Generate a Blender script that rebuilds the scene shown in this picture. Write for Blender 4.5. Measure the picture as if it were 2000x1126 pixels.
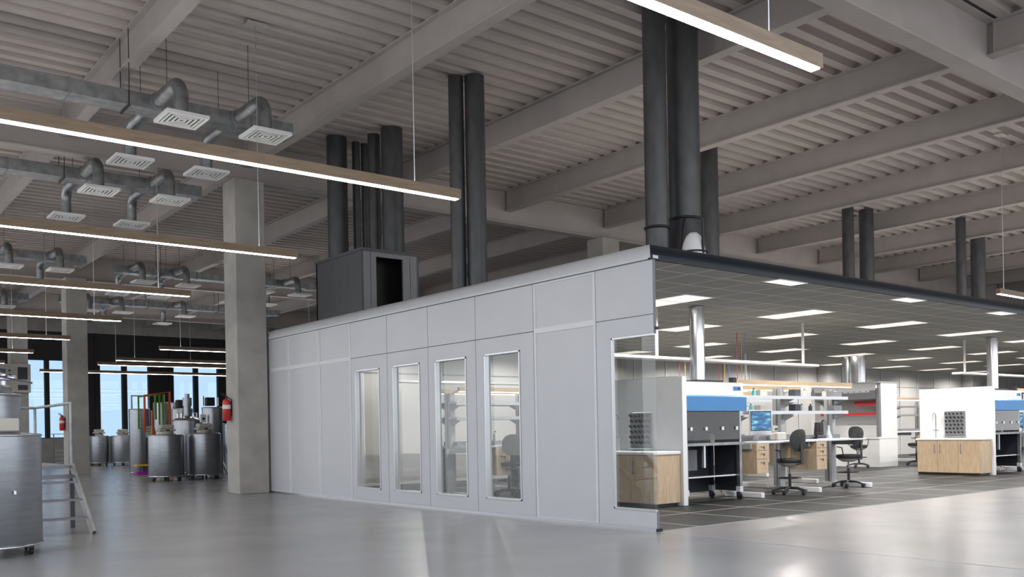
import bpy, math, random
from math import sin, cos, pi, radians
from mathutils import Vector, Matrix
random.seed(7)
for o in list(bpy.data.objects): bpy.data.objects.remove(o)
SC = bpy.context.scene
COL = SC.collection

# ------------------------------------------------------------------ camera
cam_d = bpy.data.cameras.new('camera'); cam = bpy.data.objects.new('camera', cam_d); COL.objects.link(cam)
SC.camera = cam
az, roll = radians(51.5577), radians(1.03936)
fwd = Vector((cos(az), sin(az), 0)); hor = Vector((sin(az), -cos(az), 0)); zz = Vector((0, 0, 1))
xi = cos(roll)*hor - sin(roll)*zz; yi = sin(roll)*hor + cos(roll)*zz
cam.matrix_world = Matrix(((xi.x, yi.x, -fwd.x, 0), (xi.y, yi.y, -fwd.y, 0), (xi.z, yi.z, -fwd.z, 1.35), (0, 0, 0, 1)))
cam_d.sensor_width = 36; cam_d.lens = 1787.9*36/2000; cam_d.shift_y = 0.13743
cam_d.clip_start = .05; cam_d.clip_end = 400

# ------------------------------------------------------------------ world, light, exposure
SC.view_settings.view_transform = 'Standard'; SC.view_settings.look = 'None'
SC.view_settings.exposure = 0.0; SC.view_settings.gamma = 1.0
w = bpy.data.worlds.new('sky'); SC.world = w; w.use_nodes = True
nt = w.node_tree; nt.nodes.clear()
wo = nt.nodes.new('ShaderNodeOutputWorld'); bg = nt.nodes.new('ShaderNodeBackground')
tc = nt.nodes.new('ShaderNodeTexCoord'); sp = nt.nodes.new('ShaderNodeSeparateXYZ'); rp = nt.nodes.new('ShaderNodeValToRGB')
nt.links.new(tc.outputs['Generated'], sp.inputs[0]); nt.links.new(sp.outputs['Z'], rp.inputs[0])
rp.color_ramp.elements[0].position = 0.0; rp.color_ramp.elements[0].color = (.70, .71, .73, 1)
rp.color_ramp.elements[1].position = .5; rp.color_ramp.elements[1].color = (.70, .76, .86, 1)
nt.links.new(rp.outputs[0], bg.inputs[0]); bg.inputs[1].default_value = 2.1
nt.links.new(bg.outputs[0], wo.inputs[0])
def area(name, loc, size, rot, power, color):
    l = bpy.data.lights.new(name, 'AREA'); l.shape = 'RECTANGLE'; l.size, l.size_y = size; l.energy = power; l.color = color
    o = bpy.data.objects.new(name, l); COL.objects.link(o); o.location = loc; o.rotation_euler = rot; return o
area('added_deck_fill', (17, 13, 3.95), (11, 7), (pi, 0, 0), 170, (1, .93, .88))  # added fill lights without a fixture, brightening the deck over the clean room
area('added_deck_fill', (32, 13.5, 3.95), (13, 8), (pi, 0, 0), 215, (1, .93, .88))
PENDANT_E, UP_E, PANEL_E, BAR_E, LAB_W = 20.0, 30.0, 1.0, 4.0, 205

# ------------------------------------------------------------------ materials
def mat(name, col, rough=.6, metal=0, noise=0, nscale=4, ncol=None, emit=None, estr=0, alpha=1, spec=.5, bump=0, stretch=(1,1,1), coat=0, rvar=0):
    m = bpy.data.materials.new(name); m.use_nodes = True; t = m.node_tree; b = t.nodes['Principled BSDF']
    b.inputs['Base Color'].default_value = (*col, 1); b.inputs['Roughness'].default_value = rough
    b.inputs['Metallic'].default_value = metal; b.inputs['Specular IOR Level'].default_value = spec
    b.inputs['Coat Weight'].default_value = coat
    tc = t.nodes.new('ShaderNodeTexCoord'); mp = t.nodes.new('ShaderNodeMapping'); t.links.new(tc.outputs['Object'], mp.inputs[0])
    mp.inputs['Scale'].default_value = stretch
    nz = t.nodes.new('ShaderNodeTexNoise'); nz.inputs['Scale'].default_value = nscale; nz.inputs['Detail'].default_value = 6
    t.links.new(mp.outputs[0], nz.inputs['Vector'])
    rr = t.nodes.new('ShaderNodeValToRGB'); k = max(noise, .02)
    c2 = ncol or tuple(c*(1+k) for c in col)
    rr.color_ramp.elements[0].position = .3; rr.color_ramp.elements[1].position = .7
    rr.color_ramp.elements[0].color = (*[c*(1-k) for c in col], 1); rr.color_ramp.elements[1].color = (*c2, 1)
    t.links.new(nz.outputs['Fac'], rr.inputs[0]); t.links.new(rr.outputs[0], b.inputs['Base Color'])
    if rvar:
        mr = t.nodes.new('ShaderNodeMapRange'); mr.inputs['To Min'].default_value = rough-rvar; mr.inputs['To Max'].default_value = rough+rvar
        mr.inputs['From Min'].default_value = .3; mr.inputs['From Max'].default_value = .7
        t.links.new(nz.outputs['Fac'], mr.inputs['Value']); t.links.new(mr.outputs[0], b.inputs['Roughness'])
    if bump:
        bp = t.nodes.new('ShaderNodeBump'); bp.inputs['Strength'].default_value = bump; bp.inputs['Distance'].default_value = .02
        t.links.new(nz.outputs['Fac'], bp.inputs['Height']); t.links.new(bp.outputs[0], b.inputs['Normal'])
    if emit:
        b.inputs['Emission Color'].default_value = (*emit, 1); b.inputs['Emission Strength'].default_value = estr
    return m
def glass(name, tint, refl=1.0, rough=.0):
    m = bpy.data.materials.new(name); m.use_nodes = True; t = m.node_tree; t.nodes.clear()
    o = t.nodes.new('ShaderNodeOutputMaterial'); mx = t.nodes.new('ShaderNodeMixShader'); tr = t.nodes.new('ShaderNodeBsdfTransparent')
    gl = t.nodes.new('ShaderNodeBsdfGlossy'); fc = t.nodes.new('ShaderNodeLayerWeight'); fc.inputs[0].default_value = .5
    fr = t.nodes.new('ShaderNodeMath'); fr.operation = 'POWER'; fr.inputs[1].default_value = 4; t.links.new(fc.outputs['Facing'], fr.inputs[0])
    ml = t.nodes.new('ShaderNodeMath'); ml.operation = 'MULTIPLY_ADD'; ml.inputs[2].default_value = .05*refl
    tr.inputs[0].default_value = (*tint, 1); gl.inputs['Roughness'].default_value = rough
    ml.inputs[1].default_value = refl; ml.use_clamp = True
    t.links.new(fr.outputs[0], ml.inputs[0]); t.links.new(ml.outputs[0], mx.inputs[0]); t.links.new(tr.outputs[0], mx.inputs[1])
    t.links.new(gl.outputs[0], mx.inputs[2]); t.links.new(mx.outputs[0], o.inputs[0]); return m
def wood(name, col, dark, sc=(1, 1, 6), rough=.45):
    m = mat(name, col, rough); t = m.node_tree; b = t.nodes['Principled BSDF']
    tc = t.nodes.new('ShaderNodeTexCoord'); mp = t.nodes.new('ShaderNodeMapping'); mp.inputs['Scale'].default_value = sc
    wv = t.nodes.new('ShaderNodeTexNoise'); wv.inputs['Scale'].default_value = 5; wv.inputs['Detail'].default_value = 8; wv.inputs['Distortion'].default_value = .6
    rr = t.nodes.new('ShaderNodeValToRGB'); rr.color_ramp.elements[0].position = .35; rr.color_ramp.elements[1].position = .68
    rr.color_ramp.elements[0].color = (*dark, 1); rr.color_ramp.elements[1].color = (*col, 1)
    t.links.new(tc.outputs['Object'], mp.inputs[0]); t.links.new(mp.outputs[0], wv.inputs['Vector'])
    t.links.new(wv.outputs['Fac'], rr.inputs[0]); t.links.new(rr.outputs[0], b.inputs['Base Color']); return m
def grid_mat(name, base, line, ox, oy, sx, sy, lw, rough, noise=.06, lrough=None, spec=.5):
    """flat surface ruled with straight joints; position taken from object coordinates"""
    m = mat(name, base, rough, noise=noise, nscale=2.5, spec=spec); t = m.node_tree; b = t.nodes['Principled BSDF']
    src = b.inputs['Base Color'].links[0].from_socket
    tc = t.nodes.new('ShaderNodeTexCoord'); s = t.nodes.new('ShaderNodeSeparateXYZ'); t.links.new(tc.outputs['Object'], s.inputs[0])
    outs = []
    for ax, o, st in (('X', ox, sx), ('Y', oy, sy)):
        a = t.nodes.new('ShaderNodeMath'); a.operation = 'SUBTRACT'; a.inputs[1].default_value = o-lw/2; t.links.new(s.outputs[ax], a.inputs[0])
        f = t.nodes.new('ShaderNodeMath'); f.operation = 'FLOORED_MODULO'; f.inputs[1].default_value = st; t.links.new(a.outputs[0], f.inputs[0])
        l = t.nodes.new('ShaderNodeMath'); l.operation = 'LESS_THAN'; l.inputs[1].default_value = lw; t.links.new(f.outputs[0], l.inputs[0]); outs.append(l)
    mx = t.nodes.new('ShaderNodeMath'); mx.operation = 'MAXIMUM'; t.links.new(outs[0].outputs[0], mx.inputs[0]); t.links.new(outs[1].outputs[0], mx.inputs[1])
    mc = t.nodes.new('ShaderNodeMix'); mc.data_type = 'RGBA'; t.links.new(mx.outputs[0], mc.inputs[0]); t.links.new(src, mc.inputs[6])
    mc.inputs[7].default_value = (*line, 1); t.links.new(mc.outputs[2], b.inputs['Base Color']); return m

M = {}
M['concrete_floor'] = mat('polished_concrete', (.275, .27, .268), .25, noise=.07, nscale=1.1, spec=.55, bump=.012)
M['concrete_floor2'] = mat('polished_concrete_pale', (.30, .285, .275), .27, noise=.07, nscale=1.1, spec=.55, bump=.012)
M['tile_floor'] = grid_mat('dark_floor_tile', (.024, .0238, .0232), (.36, .40, .39), 9.60, 8.07, 1.38, 1.38, .035, .5, noise=.2, spec=.2)
M['ceil_tile'] = grid_mat('suspended_ceiling_tile', (.36, .355, .33), (.85, .84, .78), 11.51, 8.56, .72, .67, .028, .8, noise=.05)
M['deck'] = mat('painted_deck', (.47, .425, .40), .6, noise=.05, nscale=3)
M['steel'] = mat('painted_steel', (.42, .385, .365), .55, noise=.06, nscale=2)
M['concrete'] = mat('cast_concrete', (.40, .385, .355), .8, noise=.13, nscale=2.2, bump=.15)
M['white_panel'] = mat('white_panel', (.60, .61, .64), .32, noise=.02, nscale=1.5)
M['white_frame'] = mat('white_frame', (.74, .75, .77), .35)
M['joint'] = mat('panel_joint', (.20, .21, .23), .6)
M['alu'] = mat('aluminium', (.62, .63, .65), .3, metal=.9)
M['cove'] = mat('brushed_cove', (.68, .69, .71), .28, metal=.15, noise=.04)
M['navy'] = mat('dark_navy_trim', (.010, .015, .021), .35, spec=.25)
M['black'] = mat('matte_black', (.012, .012, .013), .5)
M['dark'] = mat('dark_cladding', (.018, .017, .016), .55, noise=.2, nscale=3, stretch=(6, 6, .2))
M['inner'] = mat('lab_wall', (.52, .51, .50), .55, noise=.05, nscale=1)
M['white'] = mat('white_paint', (.82, .82, .82), .35)
M['wood'] = wood('light_oak', (.62, .47, .31), (.50, .36, .23), (5, 5, .8))
M['wood_lamp'] = wood('brown_wood_lamp', (.235, .165, .10), (.17, .115, .068), (.6, 4, 4))
M['wood_pale'] = wood('pale_wood_lamp', (.62, .46, .28), (.50, .36, .21), (.6, 4, 4))
M['led'] = mat('led_strip', (1, 1, 1), .5, emit=(1, .985, .95), estr=PENDANT_E)
M['deck_fill'] = mat('deck_fill_glow', (1, 1, 1), .5, emit=(1, .96, .92), estr=UP_E)  # emission of the added strip on the pendants, fill for the deck
M['panel_led'] = mat('panel_led', (1, 1, 1), .5, emit=(1, .86, .74), estr=PANEL_E)
M['bar_led'] = mat('bar_led', (1, 1, 1), .5, emit=(1, .97, .9), estr=BAR_E)
M['galv'] = mat('galvanised_duct', (.30, .31, .315), .38, metal=.85, noise=.3, nscale=5)
M['pipe'] = mat('dark_steel_pipe', (.095, .097, .10), .42, metal=.55, noise=.18, nscale=5, stretch=(1, 1, .5))
M['chrome'] = mat('bright_steel', (.72, .73, .76), .2, metal=1, noise=.05)
M['stainless'] = mat('stainless_tank', (.36, .38, .41), .33, metal=.85, noise=.10, nscale=8, stretch=(.4, .4, 3))
M['grey_metal'] = mat('grey_metal', (.22, .225, .24), .45, metal=.3, noise=.05)
M['slate'] = mat('slate_metal', (.05, .055, .07), .45, metal=.3)
M['box_dark'] = mat('dark_grey_sheet', (.085, .087, .092), .5, noise=.08)
M['vent'] = mat('white_vent', (.74, .74, .73), .5)
M['blue'] = mat('cabinet_blue', (.045, .20, .46), .4)
M['sash'] = glass('sash_glass', (.62, .63, .64), 1.2, .05)
M['glass'] = glass('clear_glass', (.86, .88, .88), 1.3)
M['win_glass'] = glass('tinted_window', (.62, .74, .85), .8)
M['chair'] = mat('charcoal_fabric', (.035, .036, .038), .85, noise=.2, nscale=30)
M['plastic'] = mat('black_plastic', (.02, .02, .022), .4)
M['rubber'] = mat('rubber', (.012, .012, .012), .8)
M['red'] = mat('red_paint', (.55, .03, .03), .35)
M['redshelf'] = mat('red_shelf', (.75, .02, .03), .4)
M['green'] = mat('green_pipe', (.10, .25, .03), .4)
M['orange'] = mat('orange_pipe', (.62, .10, .03), .4)
M['yellow'] = mat('yellow_plastic', (.75, .62, .02), .4)
M['magenta'] = mat('magenta_plastic', (.55, .0, .55), .4)
M['hose_r'] = mat('red_hose', (.5, .05, .08), .5); M['hose_y'] = mat('yellow_hose', (.75, .5, .05), .5); M['hose_b'] = mat('blue_hose', (.25, .25, .75), .5)
M['beige'] = mat('beige_plastic', (.50, .48, .43), .5)
M['bench_top'] = mat('pale_worktop', (.70, .71, .73), .35)
M['bench_grey'] = mat('bench_grey', (.38, .385, .39), .45, noise=.06)
M['paper'] = mat('paper', (.8, .8, .8), .7)
M['teal'] = mat('teal_glass', (.1, .45, .45), .3)
M['glassware'] = mat('glassware', (.55, .62, .60), .15)
M['bark'] = wood('multi_board', (.35, .22, .12), (.10, .13, .09), (9, 9, .1))
def screen_mat():
    m = mat('monitor_screen', (.01, .02, .05), .2); t = m.node_tree; b = t.nodes['Principled BSDF']
    tc = t.nodes.new('ShaderNodeTexCoord'); mp = t.nodes.new('ShaderNodeMapping'); mp.inputs['Rotation'].default_value = (0, radians(-38), 0)
    mp.inputs['Scale'].default_value = (3, 3, 14)
    n = t.nodes.new('ShaderNodeTexNoise'); n.inputs['Scale'].default_value = 1.4; n.inputs['Detail'].default_value = 4
    r = t.nodes.new('ShaderNodeValToRGB'); cr = r.color_ramp
    cr.elements[0].position = .3; cr.elements[0].color = (.01, .02, .08, 1); cr.elements[1].position = .72; cr.elements[1].color = (.35, .9, .85, 1)
    e = cr.elements.new(.5); e.color = (.02, .18, .42, 1)
    t.links.new(tc.outputs['Object'], mp.inputs[0]); t.links.new(mp.outputs[0], n.inputs['Vector']); t.links.new(n.outputs['Fac'], r.inputs[0])
    t.links.new(r.outputs[0], b.inputs['Emission Color']); b.inputs['Emission Strength'].default_value = .9; return m
M['screen'] = screen_mat()

# ------------------------------------------------------------------ mesh helpers
class MB:
    def __init__(s): s.v = []; s.f = []; s.m = []; s.s = []; s.mats = []
    def mi(s, m):
        if m not in s.mats: s.mats.append(m)
        return s.mats.index(m)
    def add(s, vs, fs, m, smooth=False):
        o = len(s.v); s.v += [tuple(v) for v in vs]; k = s.mi(m)
        for f in fs: s.f.append([i+o for i in f]); s.m.append(k); s.s.append(smooth)
        return s
    def box(s, x0, x1, y0, y1, z0, z1, m, b=0):
        if b:   # chamfered edges: an octagonal outline in plan and section
            b = min(b, (x1-x0)*.49, (y1-y0)*.49, (z1-z0)*.49)
            vs = []; 
            for (z, i) in ((z0, b), (z0+b, 0), (z1-b, 0), (z1, b)):
                X0, X1, Y0, Y1 = x0+i, x1-i, y0+i, y1-i
                vs += [(X0+b, Y0, z), (X1-b, Y0, z), (X1, Y0+b, z), (X1, Y1-b, z), (X1-b, Y1, z), (X0+b, Y1, z), (X0, Y1-b, z), (X0, Y0+b, z)]
            fs = [list(range(7, -1, -1)), list(range(24, 32))]
            for r in range(3):
                for i in range(8): fs.append([r*8+i, r*8+(i+1) % 8, r*8+8+(i+1) % 8, r*8+8+i])
            return s.add(vs, fs, m)
        vs = [(x, y, z) for z in (z0, z1) for y in (y0, y1) for x in (x0, x1)]
        return s.add(vs, [(0, 2, 3, 1), (4, 5, 7, 6), (0, 1, 5, 4), (2, 6, 7, 3), (0, 4, 6, 2), (1, 3, 7, 5)], m)
    def bar(s, p, q, wd, ht, m):   # rectangular bar from p to q
        p = Vector(p); q = Vector(q); d = (q-p).normalized(); up = Vector((0, 0, 1)) if abs(d.z) < .95 else Vector((0, 1, 0))
        a = d.cross(up).normalized()*wd/2; c = a.cross(d).normalized()*ht/2
        vs = [p-a-c, p+a-c, p+a+c, p-a+c, q-a-c, q+a-c, q+a+c, q-a+c]
        return s.add(vs, [(3, 2, 1, 0), (4, 5, 6, 7), (0, 1, 5, 4), (1, 2, 6, 5), (2, 3, 7, 6), (3, 0, 4, 7)], m)
    def tube(s, pts, r, m, n=12, caps=True):
        pts = [Vector(p) for p in pts]; rs = r if isinstance(r, (list, tuple)) else [r]*len(pts); vs = []; prev = None
        for i, p in enumerate(pts):
            d = (pts[min(i+1, len(pts)-1)]-pts[max(i-1, 0)]).normalized()
            if prev is None: a = d.cross(Vector((0, 0, 1))) if abs(d.z) < .9 else d.cross(Vector((1, 0, 0)))
            else: a = prev-d*prev.dot(d)
            a.normalize(); prev = a; c = d.cross(a)
            for k in range(n): t = 2*pi*k/n; vs.append(p+(a*cos(t)+c*sin(t))*rs[i])
        fs = []
        for i in range(len(pts)-1):
            for k in range(n): fs.append([i*n+k, i*n+(k+1) % n, (i+1)*n+(k+1) % n, (i+1)*n+k])
        s.add(vs, fs, m, True)
        if caps:
            s.add(vs[:n], [list(range(n-1, -1, -1))], m); s.add(vs[-n:], [list(range(n))], m)
        return s
    def cyl(s, x, y, z0, z1, r, m, n=24, r2=None): return s.tube([(x, y, z0), (x, y, z1)], [r, r if r2 is None else r2], m, n)
    def lathe(s, x, y, prof, m, n=32):   # prof: (r, z) from the bottom to the top
        vs = [(x+r*cos(2*pi*k/n), y+r*sin(2*pi*k/n), z) for r, z in prof for k in range(n)]; fs = []
        for i in range(len(prof)-1):
            for k in range(n): fs.append([i*n+k, i*n+(k+1) % n, (i+1)*n+(k+1) % n, (i+1)*n+k])
        s.add(vs, fs, m, True)
        if prof[0][0] > 0: s.add(vs[:n], [list(range(n-1, -1, -1))], m)
        if prof[-1][0] > 0: s.add(vs[-n:], [list(range(n))], m)
        return s
    def ring(s, x, y, z, R, r, m, n=28, k=6):
        vs = [(x+(R+r*cos(b))*cos(a), y+(R+r*cos(b))*sin(a), z+r*sin(b)) for a in [2*pi*i/n for i in range(n)] for b in [2*pi*j/k for j in range(k)]]
        fs = [[i*k+j, ((i+1) % n)*k+j, ((i+1) % n)*k+(j+1) % k, i*k+(j+1) % k] for i in range(n) for j in range(k)]
        return s.add(vs, fs, m, True)
    def prism(s, pts, axis, a, b, m, smooth=False):   # closed outline extruded along an axis
        def P(u, v, t): return {'x': (t, u, v), 'y': (u, t, v), 'z': (u, v, t)}[axis]
        n = len(pts); vs = [P(u, v, a) for u, v in pts]+[P(u, v, b) for u, v in pts]
        s.add(vs, [[i, (i+1) % n, n+(i+1) % n, n+i] for i in range(n)], m, smooth)
        s.add(vs, [list(range(n-1, -1, -1)), list(range(n, 2*n))], m); return s
    def build(s, name, parent=None, loc=(0, 0, 0)):
        me = bpy.data.meshes.new(name); me.from_pydata(s.v, [], s.f)
        for m in s.mats: me.materials.append(M[m])
        me.polygons.foreach_set('material_index', s.m); me.polygons.foreach_set('use_smooth', s.s); me.update()
        import bmesh
        b = bmesh.new(); b.from_mesh(me); bmesh.ops.recalc_face_normals(b, faces=b.faces); b.to_mesh(me); b.free()
        o = bpy.data.objects.new(name, me); COL.objects.link(o); o.location = loc
        if parent: o.parent = parent
        return o
def tag(o, label=None, cat=None, group=None, kind=None):
    if label: o['label'] = label
    if cat: o['category'] = cat
    if group: o['group'] = group
    if kind: o['kind'] = kind
    return o
def thing(name, label, cat, loc=(0, 0, 0), rz=0, group=None):
    o = bpy.data.objects.new(name, None); COL.objects.link(o); o.location = loc; o.rotation_euler = (0, 0, rz); o.empty_display_size = .1
    return tag(o, label, cat, group)
def dup(o, label=None, loc=None, rz=None, parent=None):
    c = o.copy(); COL.objects.link(c)
    if parent: c.parent = parent
    if label: c['label'] = label
    if loc is not None: c.location = loc
    if rz is not None: c.rotation_euler = (0, 0, rz)
    for ch in [x for x in bpy.data.objects if x.parent == o and x != c]: dup(ch, parent=c)
    return c
def struct(name, mb, label=None, cat=None, parent=None):
    return tag(mb.build(name, parent), label, None, None, 'structure')
ORD = ['first', 'second', 'third', 'fourth', 'fifth', 'sixth', 'seventh', 'eighth', 'ninth', 'tenth', 'eleventh', 'twelfth']

# ------------------------------------------------------------------ building shell
XL, XR, YN, YF = -4, 52, 2.2, 53.3
CX, CY, CW = 8.75, 8.07, 20.0      # clean room: near corner and back wall
DECK, JB, GB = 8.06, 7.48, 7.12
struct('floor', MB().box(XL-8, CX, YN-12, YF, -.2, 0, 'concrete_floor').box(CX, XR, CW, YF, -.2, 0, 'concrete_floor'))
struct('floor', MB().box(CX+.012, XR, YN-12, CY-.004, -.2, 0, 'concrete_floor2'))
struct('floor', MB().box(CX, XR, CY, CW, -.2, 0.004, 'tile_floor'))
struct('trim_6', MB().box(CX-.004, CX+.012, YN-10, CY-.02, -.01, .001, 'joint'))
# corrugated deck, ribs running along X
db = MB(); pitch = .405; pts = []; y = YN
while y < YF:
    pts += [(y, DECK), (y+.185, DECK), (y+.225, DECK+.11), (y+.365, DECK+.11)]; y += pitch
pts += [(y, DECK)]
n = len(pts)
db.add([(XL, a, b) for a, b in pts]+[(XR, a, b) for a, b in pts], [[i, i+1, n+i+1, n+i] for i in range(n-1)], 'deck')
db.box(XL, XR, YN, YF, DECK+.125, DECK+.3, 'deck')
struct('ceiling', db)
def ibeam(p, axis, a, b, z0, z1, wf, m='steel', tf=.025, tw=.02):
    out = [(p-wf/2, z0), (p+wf/2, z0), (p+wf/2, z0+tf), (p+tw/2, z0+tf), (p+tw/2, z1-tf), (p+wf/2, z1-tf), (p+wf/2, z1), (p-wf/2, z1), (p-wf/2, z1-tf), (p-tw/2, z1-tf), (p-tw/2, z0+tf), (p-wf/2, z0+tf)]
    return MB().prism(out, axis, a, b, m)
JX = [.76+3.82*k for k in range(-2, 14)]
GY = [7.05, 20.25, 36.4, 46.8]
spans = [(YN, 7.04), (7.06, 20.24), (20.26, 36.39), (36.41, 46.79), (46.81, YF)]
for x in JX:
    if x < XL or x > XR: continue
    for a, b in spans:
        j = ibeam(x, 'y', a, b, JB, DECK, .22)
        for e in (a+.12, b-.12): j.box(x-.1, x+.1, e-.008, e+.008, JB+.02, DECK-.02, 'steel')
        struct('ceiling_beam', j)
for g in GY: struct('ceiling_beam', ibeam(g, 'x', XL, XR, GB, DECK, .3, tf=.03))
for x in [8.32-11.46, 8.32, 19.78, 31.24, 42.7]:
    for yc in (20.25, 36.05, 46.5):
        if x < 8 and yc > 40 and False: continue
        c = MB().box(x-.355, x+.355, yc-.35, yc+.35, 0, GB, 'concrete', .012)
        o = struct('column', c)
        if x == 8.32: o['label'] = {20.25: 'large grey concrete column with fire extinguisher beside the white wall', 36.05: 'middle concrete column left of the dark windows', 46.5: 'far concrete column at the left edge'}[yc]
# far wall: concrete lintel, dark cladding with tall window openings, low sill wall
fw = MB()
fw.box(XL, XR, YF, YF+.4, 7.0, DECK+.3, 'concrete')
fw.box(XL, XR, YF, YF+.4, 0, 1.32, 'concrete')
wins = []
for base in (-3.13, 1.6, 5.9, 10.02, 13.56, 17.55, 21.5, 25.5, 29.5, 33.5, 37.5, 41.5, 45.5):
    wins += [(base, base+1.17), (base+1.42, base+2.59)] if base > 12 or base < 10 else [(base-.35, base+.8), (base+1.0, base+2.15)]
xs = XL
for i, (a, b) in enumerate(wins):
    fw.box(xs, a, YF+.02, YF+.3, 1.32, 7.0, 'dark'); fw.box(a, b, YF+.02, YF+.3, 5.5, 7.0, 'dark'); xs = b
    if i % 2 == 0: fw.box(a-.28, a-.2, YF-.06, YF+.05, 1.32, 7.0, 'black')
fw.box(xs, XR, YF+.02, YF+.3, 1.32, 7.0, 'dark')
struct('wall_back', fw)
for i, (a, b) in enumerate(wins):
    wn = struct('window_%d' % (i+1), MB().box(a, b, YF+.15, YF+.16, 1.32, 5.5, 'win_glass'))
    struct('window_frame', MB().box(a, a+.03, YF+.12, YF+.2, 1.32, 5.5, 'black').box(b-.03, b, YF+.12, YF+.2, 1.32, 5.5, 'black').box(a, b, YF+.12, YF+.2, 5.46, 5.5, 'black').box(a, b, YF+.12, YF+.2, 1.32, 1.36, 'black'), parent=wn)
struct('wall_right', MB().box(XR, XR+.3, YN, YF, 0, DECK+.3, 'concrete'))

# ------------------------------------------------------------------ clean room shell
WT = .12
seams = [8.07, 9.13, 10.47, 11.93, 13.33, 14.71, 16.10, 17.48, 18.94, 20.0]
HS, WZ0, WZ1, WTOP = 2.80, .26, 2.55, 3.50
def wall_cell(y0, y1, kind, dirn=1):
    w = MB(); x0, x1 = CX, CX+WT
    if kind == 'solid':
        w.box(x0+.012, x1, y0, y1, 0, WTOP, 'white_panel')
        for a, b in ((y0, y0+.045), (y1-.045, y1)): w.box(x0, x0+.012, a, b, 0, WTOP, 'white_frame')
        for a, b in ((0, .05), (HS-.04, HS+.04), (WTOP-.03, WTOP)): w.box(x0, x0+.012, y0+.045, y1-.045, a, b, 'white_frame')
    return w
def joint(y): return MB().box(CX-.003, CX+.02, y-.008, y+.008, 0, WTOP, 'joint')
num = 0
for i in range(9):
    y0, y1 = seams[i], seams[i+1]; g = .007
    if i in (1, 6, 7, 8):
        struct('wall_left', wall_cell(y0+g, y1-g, 'solid'))
    else:
        # solid transom panel above, glazed door leaf or panel below
        struct('wall_left', MB().box(CX, CX+(WT if i else .05), y0+(g if i else 0), y1-g, HS+.006, WTOP, 'white_panel'))
        num += 1
        a, b = (y0, 8.83) if i == 0 else (y0+.34 - .0, y1-.18)
        if i: a, b = {2: (10.80, 11.70), 3: (12.20, 13.11), 4: (13.60, 14.51), 5: (15.00, 15.92)}[i]
        ya = y0 if i == 0 else y0+g; TT = WT; WT = .05 if i == 0 else WT
        leaf = MB().box(CX, CX+WT, ya, y1-g, 0, WZ0, 'white_panel').box(CX, CX+WT, ya, y1-g, WZ1, HS-.006, 'white_panel')
        leaf.box(CX, CX+WT, b, y1-g, WZ0, WZ1, 'white_panel')
        if i: leaf.box(CX, CX+WT, ya, a, WZ0, WZ1, 'white_panel')
        if i:
            d = struct('door_%d' % num, leaf)
            d['label'] = 'white clean room door leaf with tall narrow glass pane, %s from the cut edge' % ORD[num-2]
        else: d = struct('wall_left', leaf)
        fr = MB()
        t, dpt = .022, .012
        fr.box(CX-dpt, CX+WT*.6, b-t, b, WZ0, WZ1, 'alu'); fr.box(CX-dpt, CX+WT*.6, a, b, WZ0, WZ0+t, 'alu'); fr.box(CX-dpt, CX+WT*.6, a, b, WZ1-t, WZ1, 'alu')
        if i: fr.box(CX-dpt, CX+WT*.6, a, a+t, WZ0, WZ1, 'alu')
        struct('window_frame', fr, parent=d)
        struct('window_pane', MB().box(CX+WT*.62, CX+WT*.66, a, b, WZ0, WZ1, 'glass'), parent=d)
        WT = TT
struct('wall_left', MB().box(CX+.03, CX+.05, seams[1]-.02, seams[1]+.02, 0, WTOP, 'joint'))
for y in seams[2:-1]: struct('trim_5', MB().box(CX+.012, CX+.05, y-.008, y+.008, 0, WTOP, 'joint'))
struct('trim_1', MB().box(CX+.02, CX+WT-.02, seams[1], CW, HS-.006, HS+.006, 'joint').box(CX-.006, CX+.02, CY, CW, WTOP-.002, WTOP+.02, 'joint'))
struct('baseboard_left', MB().box(CX-.018, CX, CY, CW, 0, .04, 'alu'))
# cove cap along the side wall (metal) and along the cut front (dark)
def quarter(r, cx, cz, n=10): return [(cx+r*(1-cos(pi/2*i/n)), cz+r*sin(pi/2*i/n)) for i in range(n+1)]
q = quarter(.22, 0, 0)
zc = WTOP+.02
def cove(side):
    vs = []; n = len(q)
    for e in (0, 1):
        for a, b in q:
            vs.append((CX-.03+a, CY-.0+a if e == 0 else CW, zc+b) if side else (CX-.03+a if e == 0 else XR-.5, CY+a, zc+b))
    m = 'cove' if side else 'navy'
    o = MB().add(vs, [[i, i+1, n+i+1, n+i] for i in range(n-1)], m, True)
    if side: o.box(CX-.03, CX+.02, CY+.01, CW, zc-.01, zc, m).box(CX+.18, CX+.2, CY+.2, CW, zc, zc+.215, m)
    else: o.box(CX-.03, XR-.5, CY-.002, CY+.04, zc-.02, zc, m).box(CX+.2, XR-.5, CY+.2, CY+.22, zc, zc+.215, m)
    return o
struct('trim_2', cove(True)); struct('trim_3', cove(False))
struct('ceiling', MB().box(CX+WT, XR-.5, CY+.01, CW, WTOP, WTOP+.04, 'ceil_tile'))
struct('roof', MB().box(CX+.16, XR-.5, CY+.2, CW, WTOP+.06, WTOP+.2, 'box_dark'))
bw = MB().box(CX, XR-.5, CW, CW+.12, 0, WTOP+.2, 'inner')
x = CX+.4
while x < XR-1:
    bw.box(x, x+.02, CW-.004, CW, 0, WTOP, 'joint'); bw.box(x+.02, x+.06, CW-.02, CW, 0, WTOP, 'white_frame'); x += 1.45
bw.box(CX, XR-.5, CW-.01, CW, 2.80, 2.83, 'joint')
struct('wall_back', bw)
struct('wall_left', MB().box(CX+.02, CX+WT, CY, CW, WTOP, WTOP+.06, 'white_panel'))
for xc in (31.1, 42.6): struct('column', MB().box(xc-.4, xc+.4, CW-.5, CW-.02, 0, WTOP, 'inner'))
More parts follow.
